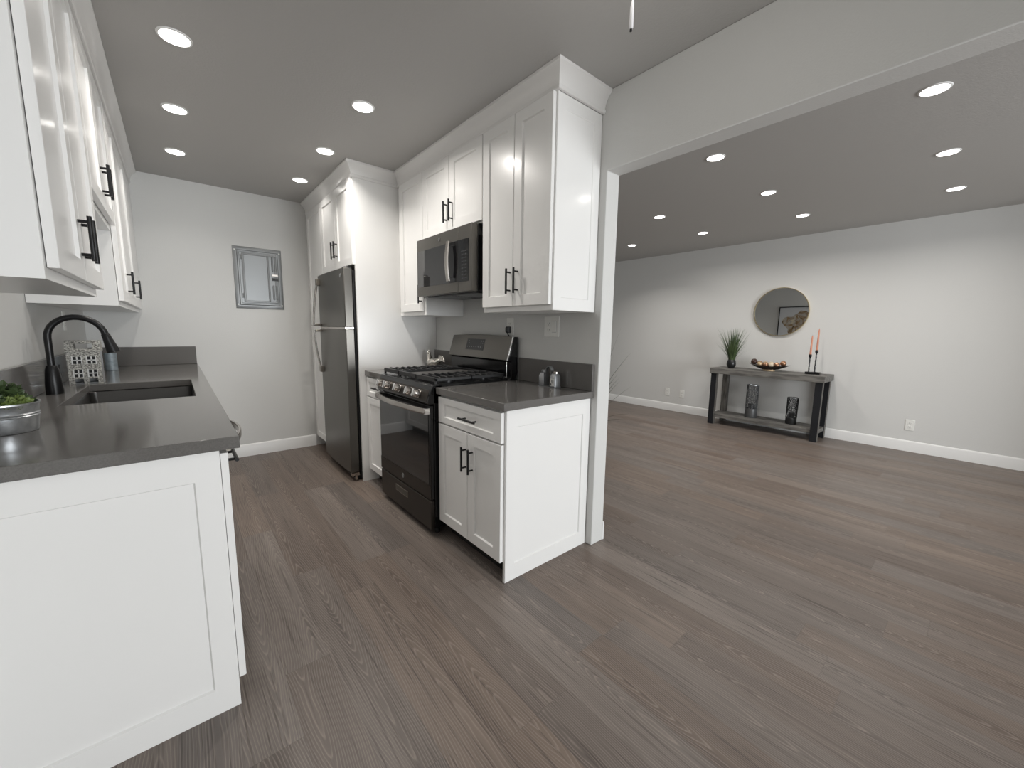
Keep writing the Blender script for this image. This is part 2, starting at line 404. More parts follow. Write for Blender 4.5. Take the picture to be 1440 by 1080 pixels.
t = thing('wall_cabinet', (-.34, 2.16, 1.73), 'white two-door cabinet above the refrigerator', 'cabinet')
MB().box(-.684, -.002, 1.772, 2.565, 1.745, 2.400).build('carcass', CW, t)
d = door_x(t, -.6855, -1, 1.764, 2.150, 1.728, 2.350); bar_handle(d, (-.7055, 2.118, 1.878), 'z', (-1, 0, 0))
d = door_x(t, -.6855, -1, 2.154, 2.560, 1.728, 2.350); bar_handle(d, (-.7055, 2.186, 1.878), 'z', (-1, 0, 0))

t = thing('pantry_cabinet', (-.34, 2.82, 0), 'tall white pantry cabinet in the corner behind the refrigerator', 'cabinet')
MB().box(-.684, -.002, 2.566, 3.084, .105, 2.400).build('carcass', CW, t)
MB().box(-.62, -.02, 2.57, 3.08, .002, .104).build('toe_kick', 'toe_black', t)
door_x(t, -.6855, -1, 2.566, 3.060, 1.268, 2.350); door_x(t, -.6855, -1, 2.566, 3.060, .112, 1.262)

# ---------------------------------------------------------------- refrigerator
def emblem(parent, c, r, n=(-1, 0, 0)):
    """round appliance badge: silver disc, rim ring and looping script strokes."""
    c = Vector(c); m = MB()
    m.lathe([(r*.98, 0), (r*.98, -.0015)], c, 24, 'x')
    o = m.build('emblem', 'slate_light', parent)
    k = MB(); P = lambda a, b: c+Vector((-.0022, -a*r, b*r))
    k.tube([P(.9*math.cos(a*2*PI/24), .9*math.sin(a*2*PI/24)) for a in range(25)], r*.07, 6)
    for sy in (-1, 1):
        k.tube([P(sy*(.28+.28*math.cos(a)), .22+.30*math.sin(a)) for a in [i*PI/8 for i in range(-8, 9)]], r*.06, 6)
        k.tube([P(sy*(.30+.26*math.cos(a)), -.30+.30*math.sin(a)) for a in [i*PI/8 for i in range(-10, 5)]], r*.06, 6)
    for a in range(4):
        k.tube([P(.66*math.cos(a*PI/2+PI/4+q), .66*math.sin(a*PI/2+PI/4+q)) for q in (-.3, 0, .3)], r*.06, 6)
    k.build('monogram', 'pewter', o)
    return o
t = thing('refrigerator', (-.40, 2.142, 0), 'slate grey top-freezer refrigerator with bowed handles', 'refrigerator')
MB().box(-.698, -.04, 1.790, 2.495, .03, 1.690).build('body', 'black_plastic', t, bevel=.004)
def fr_door(name, z0, z1):
    m = MB(); y0, y1 = 1.786, 2.500; n = 10; pts = []
    for i in range(n+1):
        y = y0+(y1-y0)*i/n; s_ = (2*i/n-1); pts.append((-.768-.010*(1-s_*s_), y, z0))
    m.prism(pts+[(-.702, y1, z0), (-.702, y0, z0)], (0, 0, z1-z0))
    return m.build(name, 'slate', t, bevel=.005)
fz = fr_door('freezer_door', 1.252, 1.700); fd = fr_door('fridge_door', .078, 1.238)
def fr_handle(door, z_end, z_mid):
    m = MB(); y = 2.440; n = 14; R = []
    for i in range(n+1):
        f = i/n; z = z_end+(z_mid-z_end)*f
        x = -.785-.046*math.sin(min(1, f*1.02)*PI*.5)**.9
        wy, wx = .016, .006
        R.append([(x-wx, y-wy, z), (x-wx, y+wy, z), (x+wx, y+wy, z), (x+wx, y-wy, z)])
    m.rings(R)
    h = m.build('handle', 'stainless', door, bevel=.003)
    q = MB(); a, b = sorted((z_end, z_end+(z_mid-z_end)*.08)); q.box(-.800, -.770, y-.024, y+.024, a-.012, b+.012)
    q.build('handle_mount', 'slate_light', h, bevel=.004)
    MB().box(-.828, -.770, y-.014, y+.014, *sorted((z_mid, z_mid+(z_end-z_mid)*.05))).build('handle_mount', 'slate_light', h, bevel=.004)
fr_handle(fz, 1.655, 1.262); fr_handle(fd, .862, 1.228)
emblem(fz, (-.7725, 1.845, 1.645), .016)
MB().box(-.765, -.70, 1.80, 2.48, 1.238, 1.252).build('door_gasket', 'stainless', t)
MB().box(-.73, -.66, 1.81, 2.48, .020, .072).build('toe_grille', 'black_plastic', t)
b = MB(); b.box(-.765, -.705, 1.788, 1.815, .055, .074); b.box(-.735, -.72, 1.79, 1.805, .012, .055); b.box(-.76, -.70, 1.795, 1.83, .045, .056); b.build('hinge_bracket', 'stainless', t)
MB().tube([(-.68, 1.84, 0), (-.68, 1.84, .035)], .018).build('foot', 'black_plastic', t)
MB().tube([(-.68, 2.44, 0), (-.68, 2.44, .035)], .018).build('foot', 'black_plastic', t)
MB().tube([(-.12, 1.84, 0), (-.12, 1.84, .035)], .018).build('foot', 'black_plastic', t)
MB().tube([(-.12, 2.44, 0), (-.12, 2.44, .035)], .018).build('foot', 'black_plastic', t)
MB().box(-.755, -.70, 1.80, 1.86, 1.7005, 1.712).build('hinge_cover', 'dark_grey', t, bevel=.003)

# ---------------------------------------------------------------- range
t = thing('gas_range', (-.36, .998, 0), 'slate and black freestanding gas range with five front knobs', 'range')
RY0, RY1 = .620, 1.376
m = MB(); m.box(-.655, -.03, RY0, RY1, .045, .905); m.build('body', 'black_enamel', t, bevel=.002)
for y in (.66, 1.33):
    for x in (-.62, -.08): MB().tube([(x, y, 0), (x, y, .05)], .016).build('levelling_foot', 'black_plastic', t)
dr = MB().box(-.682, -.656, RY0+.002, RY1-.002, .040, .222).build('storage_drawer', 'slate_dark', t, bevel=.004)
m = MB(); m.box(-.6845, -.682, .935, 1.120, .140, .185); m.build('drawer_pull', 'slate_light', dr, bevel=.001)
MB().box(-.6855, -.6840, .942, 1.113, .146, .179).build('pull_recess', 'slate', dr)
od = MB().box(-.680, -.657, RY0+.002, RY1-.002, .232, .805).build('oven_door', 'black_enamel', t, bevel=.004)
MB().box(-.6825, -.680, RY0+.003, RY1-.003, .232, .320).build('door_trim', 'slate_dark', od)
MB().box(-.6822, -.680, .645, RY1-.010, .322, .760).build('oven_window', 'window_glass', od)
emblem(od, (-.6826, 1.000, .277), .017)
m = MB(); R = []; n = 18
for i in range(n+1):
    f = i/n; y = .628+(1.368-.628)*f; x = -.702-.030*math.sin(PI*f)
    R.append([(x-.008, y, .757), (x-.012, y, .770), (x-.008, y, .792), (x+.006, y, .792), (x+.006, y, .757)])
m.rings(R)
h = m.build('handle', 'stainless', od, bevel=.002)
for ya in (.624, 1.346): MB().box(-.712, -.680, ya, ya+.026, .756, .793).build('handle_bracket', 'chrome', h, bevel=.002)
# sloping control panel
cp = MB().prism([(-.690, RY0, .815), (-.694, RY0, .828), (-.672, RY0, .900), (-.660, RY0, .922), (-.600, RY0, .924), (-.600, RY0, .815)], (0, RY1-RY0, 0)).build('control_panel', 'black_enamel', t, bevel=.003)
MB().prism([(-.6955, .640, .828), (-.6740, .640, .896), (-.6700, .640, .896), (-.690, .640, .828)], (0, .716, 0)).build('fascia', 'slate_dark', cp)
kn = Vector((-.953, 0, .302)).normalized()
for ky in (1.288, 1.177, 1.013, .846, .743):
    c = Vector((-.684, ky, .862)); m = MB(); q = []
    for r, hh in ((.026, 0), (.026, .010), (.0235, .012), (.0225, .038), (.0205, .042)):
        a1 = Vector((0, 1, 0)); a2 = kn.cross(a1)
        q.append([c+kn*hh+(a1*math.cos(2*PI*k/28)+a2*math.sin(2*PI*k/28))*r for k in range(28)])
    m.rings(q); ko = m.build('knob', 'stainless', cp)
    g = MB(); a2 = kn.cross(Vector((0, 1, 0)))
    pts = [c+kn*.036+Vector((0, 1, 0))*sy*.008+a2*sz*.0225 for sy, sz in ((-1, -1), (1, -1), (1, 1), (-1, 1))]
    g.prism(pts, kn*.014); g.build('knob_grip', 'chrome', ko, bevel=.002)
ct = MB().box(-.645, -.10, RY0, RY1, .906, .926).build('cooktop', 'black_enamel', t, bevel=.004)
for bx, by, r in ((-.50, .745, .05), (-.23, .745, .038), (-.50, 1.252, .042), (-.23, 1.252, .045)):
    m = MB(); m.lathe([(r, .926), (r, .934), (r*.8, .938), (r*.8, .946), (r*.2, .948)], (bx, by, 0), 28); m.build('burner', 'cast_iron', ct)
m = MB(); m.lathe([(.045, .926), (.045, .936), (.036, .942), (.01, .944)], (-.365, .998, 0), 28, sx=2.0); m.build('burner', 'cast_iron', ct)
def grate(y0, y1, fingers=True):
    m = MB(); x0, x1, z0, z1, b = -.642, -.125, .944, .962, .013
    m.box(x0, x0+b*1.3, y0, y1, z0-.004, z1+.004); m.box(x1-b, x1, y0, y1, z0, z1)
    if fingers: m.box(x0, x1, y0, y0+b, z0, z1); m.box(x0, x1, y1-b, y1, z0, z1); m.box(-.392, -.380, y0, y1, z0, z1)
    else: m.box(x0+.002, x1-.002, y0+.06, y0+.075, z0-.004, z0+.0015); m.box(x0+.002, x1-.002, y1-.075, y1-.06, z0-.004, z0+.0015)
    for x in (x0, x1-b):
        for y in (y0, y1-b): m.box(x, x+b, y, y+b, .9265, z0+.001)
    if fingers:
        for cx in (-.51, -.26):
            for dx in (-.092, -.046, 0, .046, .092):
                ln = .085 if abs(dx) < .05 else .108
                for ya, yb, sg in ((y0+.004, y0+ln, 1), (y1-.004, y1-ln, -1)):
                    w_ = .0055
                    m.prism([(cx+dx-w_, ya, z0+.004), (cx+dx-w_, ya, z1+.002), (cx+dx-w_, ya+sg*.02, z1+.008), (cx+dx-w_, yb, z1+.006), (cx+dx-w_, yb, z1-.006), (cx+dx-w_, ya+sg*.03, z1-.006)], (2*w_, 0, 0))
    return m.build('grate', 'cast_iron', t, bevel=.002)
grate(.628, .872); grate(1.124, 1.368); grate(.876, 1.120, False)
MB().box(-.585, -.180, .925, 1.071, .946, .956).build('griddle', 'griddle_grey', t, bevel=.003)
# backguard
bg = MB().prism([(-.100, RY0, .905), (-.030, RY0, .905), (-.018, RY0, .96), (-.018, RY0, 1.203), (-.048, RY0, 1.203), (-.098, RY0, 1.045), (-.072, RY0, 1.035), (-.075, RY0, .93)], (0, RY1-RY0, 0)).build('backguard', 'black_enamel', t, bevel=.003)
m = MB(); R = []
for i in range(13):
    f = i/12; y = RY0+.004+(RY1-RY0-.008)*f; zt = 1.203+.010*math.sin(PI*f)
    R.append([(-.102, y, 1.047), (-.054, y, zt), (-.046, y, zt), (-.094, y, 1.047)])
m.rings(R)
fa = m.build('backguard_fascia', 'slate', bg, bevel=.002)
MB().prism([(-.1035, RY0+.003, 1.047), (-.0555, RY0+.003, 1.204), (-.0500, RY0+.003, 1.206), (-.098, RY0+.003, 1.047)], (0, .011, 0)).build('end_trim', 'chrome', bg, bevel=.001)
def on_slope(y, z, d=.0): 
    f = (z-1.047)/(1.203-1.047); return Vector((-.1025+.048*f-d, y, z))
m = MB(); ya, yb = .925, 1.150
m.prism([on_slope(ya, 1.100), on_slope(yb, 1.100), on_slope(yb, 1.180), on_slope(ya, 1.180)], (-.0025, 0, -.0006)); m.ink(1)
for (y, z) in [(1.13-.028*i, 1.122) for i in range(7)]+[(.945, 1.165), (.965, 1.165), (.945, 1.150), (.965, 1.150), (1.125, 1.165), (1.12, 1.15)]:
    p = on_slope(y, z, .0032); m.box(p.x-.0006, p.x+.0006, y-.004, y+.004, z-.003, z+.003)
m.build('display', ['dark_grey', 'mark_grey'], bg)
m = MB()
m.tube([(-.094, .645, .935), (-.094, .645, 1.035)], .004); m.build('corner_trim', 'chrome', bg)

# ---------------------------------------------------------------- microwave
t = thing('microwave', (-.2, .962, 1.478), 'slate over-the-range microwave hanging under the cabinet', 'microwave')
MY0, MY1, MZ0, MZ1 = .606, 1.306, 1.478, 1.870
MB().box(-.358, -.012, MY0+.002, MY1-.002, MZ0+.004, MZ1).build('body', 'black_enamel', t, bevel=.002)
m = MB(); m.box(-.400, -.358, .758, MY1, MZ0, MZ1)
md = m.build('door', 'slate', t, bevel=.003)
m = MB(); m.box(-.400, -.358, MY0, .756, MZ0, MZ1); mc = m.build('control_side', 'slate', t, bevel=.003)
MB().box(-.4015, -.400, .866, 1.292, 1.541, 1.789).build('door_window', 'window_glass', md)
MB().box(-.4012, -.400, .7585, .866, 1.541, 1.789).build('dark_band', 'black_glass', md)
m = MB().box(-.4015, -.400, .640, .7545, 1.539, 1.788).ink(1)
for i in range(3):
    for j in range(9):
        y = .660+.022*i; z = 1.555+.020*j; m.box(-.4022, -.4015, y, y+.011, z, z+.007)
m.build('keypad', ['black_glass', 'key_grey'], mc)
m = MB(); R = []
for i in range(15):
    f = i/14; z = 1.548+.246*f; x = -.424-.012*math.sin(PI*f)
    R.append([(x-.007, .824, z), (x-.007, .850, z), (x+.005, .854, z), (x+.005, .820, z)])
m.rings(R); h = m.build('handle', 'stainless', md, bevel=.002)
for za in (1.548, 1.770): MB().box(-.424, -.4, .822, .852, za, za+.024).build('handle_mount', 'chrome', h)
emblem(md, (-.4003, .985, 1.832), .012)
m = MB(); m.box(-.345, -.05, .66, 1.25, 1.474, 1.482); m.ink(1)
for i in range(2):
    for j in range(9): m.box(-.30+.022*j, -.288+.022*j, .70+.30*i, .94+.30*i, 1.4725, 1.4745)
m.build('underside_vent', ['dark_grey', 'pewter'], t)

# ---------------------------------------------------------------- left-hand run
LX = -1.697
t = thing('base_cabinet', (-2.0, .20, 0), 'white base cabinet end with large shaker panel, near the camera', 'cabinet')
MB().shaker((XL+.002, .078, 0), (1, 0, 0), (0, 0, 1), (0, -1, 0), LX-XL-.002, .874, .018, .064, .007, .088).build('end_panel', CW, t)
MB().box(XL+.003, LX, .079, .352, .105, .874).build('carcass', CW, t)
MB().box(XL+.01, LX-.06, .080, .350, .002, .104).build('toe_kick', 'toe_black', t)
d = door_x(t, LX+.0015, 1, .062, .350, .098, .862, t=.019); bar_handle(d, (LX+.0205, .215, .810), 'y', (1, 0, 0))
t = thing('dishwasher', (-2.0, .66, 0), 'slate dishwasher with bowed handle under the left worktop', 'dishwasher')
MB().box(XL+.05, LX-.01, .358, .952, .10, .868).build('body', 'dark_grey', t)
dd = MB().box(LX-.008, -1.668, .359, .951, .110, .866).build('door', 'slate', t, bevel=.004)
m = MB(); R = []
for i in range(21):
    f = i/20; y = .372+.566*f; x = -1.648+.056*math.sin(PI*f)
    R.append([(x-.006, y, .790), (x+.006, y, .790), (x+.006, y, .818), (x-.006, y, .818)])
m.rings(R); h = m.build('handle', 'stainless', dd, bevel=.003)
for ya in (.366, .918): MB().box(-1.668, -1.642, ya, ya+.026, .788, .820).build('handle_mount', 'slate_light', h)
MB().box(XL+.06, LX-.05, .36, .95, .001, .099).build('toe_kick', 'toe_black', t)
t = thing('base_cabinet', (-2.0, 1.4, 0), 'white two-door sink base cabinet beside the dishwasher', 'cabinet')
m = MB(); m.box(XL+.003, LX, .956, .974, .105, .874); m.box(XL+.003, LX, 1.852, 1.870, .105, .874); m.box(XL+.003, LX, .974, 1.852, .105, .123); m.box(XL+.003, XL+.02, .974, 1.852, .123, .874); m.box(LX-.02, LX, .974, 1.852, .70, .874); m.build('carcass', CW, t)
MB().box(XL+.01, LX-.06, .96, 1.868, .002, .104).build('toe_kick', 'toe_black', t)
d = door_x(t, LX+.0015, 1, .960, 1.411, .098, .862, t=.019); bar_handle(d, (LX+.0205, 1.38, .72), 'z', (1, 0, 0))
d = door_x(t, LX+.0015, 1, 1.415, 1.866, .098, .862, t=.019); bar_handle(d, (LX+.0205, 1.446, .72), 'z', (1, 0, 0))
t = thing('base_cabinet', (-2.0, 2.45, 0), 'white two-door base cabinet in the far left corner by the end wall', 'cabinet')
MB().box(XL+.003, LX, 1.872, YE-.002, .105, .874).build('carcass', CW, t)
MB().box(XL+.01, LX-.06, 1.874, YE-.016, .002, .104).build('toe_kick', 'toe_black', t)
d = door_x(t, LX+.0015, 1, 1.874, 2.474, .098, .862, t=.019); bar_handle(d, (LX+.0205, 2.44, .72), 'z', (1, 0, 0))
d = door_x(t, LX+.0015, 1, 2.478, 3.070, .098, .862, t=.019); bar_handle(d, (LX+.0205, 2.51, .72), 'z', (1, 0, 0))

SX0, SX1, SY0, SY1 = -2.163, -1.722, 1.005, 1.772
t = thing('countertop', (-1.97, 1.56, .875), 'long grey quartz worktop with sink cutout along the left wall', 'countertop')
MB().slab([XL+.001, SX0, SX1, -1.6455], [.045, SY0, SY1, YE-.001], {(1, 1)}, lambda u, v, s: (u, v, .914 if s else .8755)).build('worktop', 'quartz', t, bevel=.002)
splash(XL+.001, XL+.021, .045, YE-.001, 1.067, 'long grey quartz backsplash along the left wall behind faucet and tub')
splash(XL+.0215, -1.650, YE-.021, YE-.001, 1.067, 'grey quartz backsplash on the end wall at the left worktop end')
# undermount sink
m = MB(); a = .006; zt, zb = .8745, .690
def rr(x0, x1, y0, y1, z, r=.03, n=5):
    out = []
    for cx, cy, s0 in ((x1-r, y1-r, 0), (x0+r, y1-r, 1), (x0+r, y0+r, 2), (x1-r, y0+r, 3)):
        for k in range(n+1):
            an = s0*PI/2+k*PI/2/n; out.append((cx+r*math.cos(an), cy+r*math.sin(an), z))
    return out
m.rings([rr(SX0-.02, SX1+.006, SY0-.02, SY1+.02, zt-.003), rr(SX0-.02, SX1+.006, SY0-.02, SY1+.02, zt), rr(SX0-a, SX1+.004, SY0-a, SY1+a, zt), rr(SX0-.002, SX1+.001, SY0-.002, SY1+.002, zt-.006),
         rr(SX0+.004, SX1-.004, SY0+.004, SY1-.004, zb+.02), rr(SX0+.02, SX1-.02, SY0+.02, SY1-.02, zb, .04)], cap0=False)
t = thing('sink', (-1.94, 1.388, .69), 'rectangular dark steel undermount sink set in the left worktop', 'sink')
m.build('basin', 'sink_steel', t)
m = MB(); m.lathe([(.042, zb+.0005), (.042, zb+.004), (.030, zb+.003), (.008, zb+.002)], (-1.95, 1.40, 0), 28); m.build('drain', 'stainless', t)
# faucet
FX, FY = -2.235, 1.435
t = thing('faucet', (FX, FY, .914), 'black gooseneck pull-down faucet behind the sink', 'faucet')
m = MB(); m.lathe([(.030, .9145), (.0305, .925), (.029, .97), (.0235, 1.03), (.0185, 1.048), (.0165, 1.052)], (FX, FY, 0), 28); m.build('base', 'black_metal', t)
pts = [(FX, FY, 1.045)]; cz, rad = 1.183, .097
for i in range(6): pts.append((FX, FY, 1.06+(cz-1.06)*i/5))
for i in range(1, 17):
    an = PI*i/16*.95; pts.append((FX+rad-rad*math.cos(an), FY+.0*i, cz+rad*math.sin(an)))
sp = MB().tube(pts, .0135, 18).build('spout', 'black_metal', t)
p = Vector(pts[-1]); dv = (Vector(pts[-1])-Vector(pts[-2])).normalized()
m = MB(); m.tube([p-dv*.004, p+dv*.004, p+dv*.02, p+dv*.075, p+dv*.092], [.0145, .017, .0175, .0245, .0255], 22); m.build('spray_head', 'black_metal', t)
m = MB(); m.tube([(FX+.004, FY+.02, .985), (FX+.004, FY+.045, .99)], .012, 14); m.tube([(FX+.004, FY+.045, .99), (FX+.010, FY+.060, 1.01), (FX+.014, FY+.066, 1.05)], [.009, .006, .004], 10); m.build('lever', 'black_metal', t)

# galvanised tub with greenery
PX, PY = -2.200, .515
t = thing('potted_greenery', (PX, PY, .914), 'leafy green plants in a galvanized metal tub on the left worktop', 'potted plant')
prof = [(r_*.80, z_) for r_, z_ in [(.088, .9148), (.0895, .918), (.096, .962), (.0985, .964), (.096, .967), (.0985, .971), (.0962, .974), (.0995, .996), (.1035, 1.000), (.1035, 1.005), (.099, 1.005), (.095, .985), (.086, .925)]]
MB().lathe(prof, (PX, PY, 0), 48).build('tub', 'galvanized', t)
MB().lathe([(.074, .975), (.05, .985), (.01, .988)], (PX, PY, 0), 24).build('soil', 'soil', t)
def foliage(name, mn, clumps, seed):
    rnd = random.Random(seed); m = MB()
    for cx, cy, cz_, r, n in clumps:
        for i in range(n):
            u_ = rnd.random()*2*PI; e = rnd.uniform(.05, 1.0)*PI/2
            d_ = Vector((math.cos(u_)*math.cos(e), math.sin(u_)*math.cos(e), math.sin(e)))
            b0 = Vector((cx, cy, cz_))+d_*r*rnd.uniform(.25, .75); ln = r*rnd.uniform(.25, .5)
            sd = d_.cross(Vector((rnd.uniform(-1, 1), rnd.uniform(-1, 1), rnd.uniform(-1, 1)))).normalized()*ln*.42
            nn = d_.cross(sd).normalized()*ln*.12
            a_, b_, c_, e_ = b0, b0+d_*ln*.55+sd, b0+d_*ln, b0+d_*ln*.55-sd
            mid = b0+d_*ln*.5
            v = [m.bm.verts.new(q) for q in (a_, b_, c_, e_, mid+nn, mid-nn)]
            for f in ((0, 1, 4), (1, 2, 4), (2, 3, 4), (3, 0, 4), (1, 0, 5), (2, 1, 5), (3, 2, 5), (0, 3, 5)): m.face([v[k] for k in f])
    return m.build(name, mn, t, smooth=False)
foliage('leaves', 'leaf_bright', [(PX+.036, PY-.015, .990, .036, 300), (PX+.022, PY-.040, .986, .036, 300), (PX+.012, PY+.01, .992, .042, 260)], 1)
foliage('leaves', 'leaf_dark', [(PX-.010, PY-.035, .985, .048, 380), (PX-.010, PY+.020, 1.0, .066, 460), (PX+.025, PY+.035, .985, .045, 260)], 2)

# little stone house
hx0, hx1, hy = -2.243, -2.112, 1.835
t = thing('house_lantern', (-2.178, hy+.05, .914), 'small stone-look house ornament with four-pane windows by the faucet', 'ornament')
hd = .085
m = MB(); m.slab([hx0, hx0+.022, hx0+.056, hx0+.078, hx0+.112, hx1], [.9145, .943, .953, .993, 1.027, 1.067, 1.096], {(1, 2), (3, 2), (1, 4), (3, 4), (1, 0), (3, 0)},
                 lambda u, v, s: (u, hy-.004 if s else hy+.006, v)); m.build('front', 'bark', t)
m = MB(); m.box(hx0, hx0+.006, hy+.0065, hy+hd, .9145, 1.095); m.box(hx1-.006, hx1, hy+.0065, hy+hd, .9145, 1.095); m.box(hx0+.0065, hx1-.0065, hy+hd-.006, hy+hd, .9145, 1.095); m.box(hx0+.0065, hx1-.0065, hy+.007, hy+hd-.007, .9145, .920); m.build('walls', 'pewter', t)
for (ux, vz) in ((hx0+.022, .953), (hx0+.078, .953), (hx0+.022, 1.027), (hx0+.078, 1.027)):
    wv, hv = .034, .040
    m = MB().box(ux, ux+wv, hy+.004, hy+.007, vz, vz+hv).ink(1)
    m.box(ux+wv/2-.0026, ux+wv/2+.0026, hy-.006, hy+.004, vz, vz+hv); m.box(ux, ux+wv, hy-.006, hy+.004, vz+hv/2-.0024, vz+hv/2+.0024)
    m.box(ux-.004, ux+.001, hy-.006, hy+.003, vz-.003, vz+hv+.003); m.box(ux+wv-.001, ux+wv+.002, hy-.006, hy+.003, vz-.003, vz+hv+.003)
    m.build('window', ['black_plastic', 'trim_white'], t)
m = MB()
m.prism([(hx0-.004, hy-.008, 1.0965), (hx0-.004, hy+.022, 1.156), (hx0-.004, hy+hd-.02, 1.156), (hx0-.004, hy+hd+.004, 1.0965)], (.034, 0, 0))
m.prism([(hx1-.028, hy-.008, 1.0965), (hx1-.028, hy+.022, 1.156), (hx1-.028, hy+hd-.02, 1.156), (hx1-.028, hy+hd+.004, 1.0965)], (.032, 0, 0))
m.prism([(hx0+.03, hy+.016, 1.138), (hx0+.03, hy+.022, 1.156), (hx0+.03, hy+hd-.02, 1.156), (hx0+.03, hy+hd-.01, 1.138)], (hx1-hx0-.058, 0, 0))
m.prism([(hx0+.03, hy-.008, 1.0965), (hx0+.03, hy-.001, 1.110), (hx0+.03, hy+.008, 1.110), (hx0+.03, hy+.008, 1.0965)], (hx1-hx0-.058, 0, 0))
m.build('roof', 'bark', t)
t = thing('canister', (-2.152, 2.70, .914), 'pale galvanized cylinder behind the stone house under the faucet spray head', 'canister')
MB().lathe([(.033, .9148), (.034, .918), (.034, 1.035), (.036, 1.040), (.032, 1.040), (.031, .93)], (-2.152, 2.70, 0), 32).build('can', 'pale_galvanized', t)

# left wall cabinets
UX = -1.990
def upper_left(y0, y1, z0, label, doors, hz):
    t = thing('wall_cabinet', (-2.15, (y0+y1)/2, z0), label, 'cabinet')
    MB().box(XL+.002, UX, y0, y1, z0, 2.400).build('carcass', CW, t)
    for a, b, hy_ in doors:
        d = door_x(t, UX+.002, 1, a, b, z0+.028, 2.350); bar_handle(d, (UX+.022, hy_, hz), 'z', (1, 0, 0), .130, .096, .031)
upper_left(.006, .789, 1.350, 'white two-door wall cabinet nearest the camera on the left wall', [(.026, .396, .365), (.400, .786, .430)], 1.502)
upper_left(.791, 1.548, 1.722, 'short white two-door wall cabinet raised above the sink', [(.795, 1.166, 1.135), (1.170, 1.545, 1.200)], 1.868)
upper_left(1.550, 3.084, 1.345, 'white wall cabinet in the far left corner next to the end wall', [(1.570, 1.960, 1.885), (1.965, 2.560, 2.485)], 1.490)
MB().box(UX+.002, UX+.021, 2.565, YE-.003, 1.373, 2.350).build('filler', CW, bpy.data.objects['wall_cabinet.006'])

# ---------------------------------------------------------------- plates, plug, breaker panel
def plate(name, c, n, label, kinds, wd=.072, ht=.118, group=None):
    """n: (+-1,0,0); c on the wall; kinds: list of 'duplex' / 'rocker' per gang."""
    c = Vector(c); nx = n[0]; t = thing(name, c, label, 'switch' if 'rocker' in kinds else 'outlet', group)
    def bx(y0, y1, z0, z1, d0, d1):
        m = MB(); m.box(*sorted((c.x+nx*d0, c.x+nx*d1)), c.y+y0, c.y+y1, c.z+z0, c.z+z1); return m
    bx(-wd/2, wd/2, -ht/2, ht/2, .0005, .006).build('plate', 'white_plastic', t, bevel=.0025)
    g = len(kinds)
    for i, k in enumerate(kinds):
        y = (i-(g-1)/2)*.046
        if k == 'rocker':
            bx(y-.0165, y+.0165, -.033, .033, .006, .0085).build('rocker', 'white_plastic', t, bevel=.001)
            bx(y-.018, y+.018, -.035, .035, .0058, .0063).build('gap', 'mark_grey', t)
        else:
            for z in (-.019, .019):
                s_ = bx(y-.0165, y+.0165, z-.0145, z+.0145, .006, .008).build('socket', 'white_plastic', t, bevel=.002)
                m = bx(y-.008, y-.006, z-.004, z+.006, .0078, .0084)
                m.box(*sorted((c.x+nx*.0078, c.x+nx*.0084)), c.y+y+.006, c.y+y+.008, c.z+z-.003, c.z+z+.006)
                m.box(*sorted((c.x+nx*.0078, c.x+nx*.0084)), c.y+y-.002, c.y+y+.002, c.z+z-.010, c.z+z-.007)
                m.build('slots', 'socket_dark', s_)
    return t
plate('wall_outlet', (0, .720, 1.272), (-1, 0, 0), 'white wall outlet above the range back with black plug in it', ['duplex'])
plate('switch_plate', (0, .322, 1.272), (-1, 0, 0), 'white double plate with outlet and rocker switch above the shakers', ['rocker', 'duplex'], .125, .125)
plate('wall_outlet', (XR, 1.818, .296), (-1, 0, 0), 'white wall outlet farthest left, low on the living room wall', ['duplex'])
plate('wall_outlet', (XR, 1.574, .292), (-1, 0, 0), 'white wall outlet low on the living room wall, nearest the table left leg', ['duplex'])
plate('wall_outlet', (XR, -.975, .288), (-1, 0, 0), 'white wall outlet low on the living room wall right of the table', ['duplex'])
plate('wall_outlet', (XL, 2.33, 1.265), (1, 0, 0), 'white wall outlet on the left wall behind the faucet', ['duplex'])
t = thing('power_plug', (-.009, .722, 1.253), 'black power plug of the range in the outlet, cord hanging down', 'plug')
MB().rings([[(-.009, .722+a*w_, 1.253+b*h_+.0) for a, b in ((-1, -1), (1, -1), (1, 1), (-1, 1))] if 0 else [(x, .722+a*w_, 1.250+b*h_) for a, b in ((-1, -1), (1, -1), (1, 1), (-1, 1))] for x, w_, h_ in ((-.009, .017, .022), (-.026, .017, .022), (-.038, .010, .013))]).build('body', 'black_plastic', t, bevel=.002)
MB().tube([(-.024, .722, 1.238), (-.024, .722, 1.222), (-.012, .722, 1.205), (-.011, .722, 1.10), (-.011, .722, .95)], .0042, 10).build('cord', 'black_plastic', t)

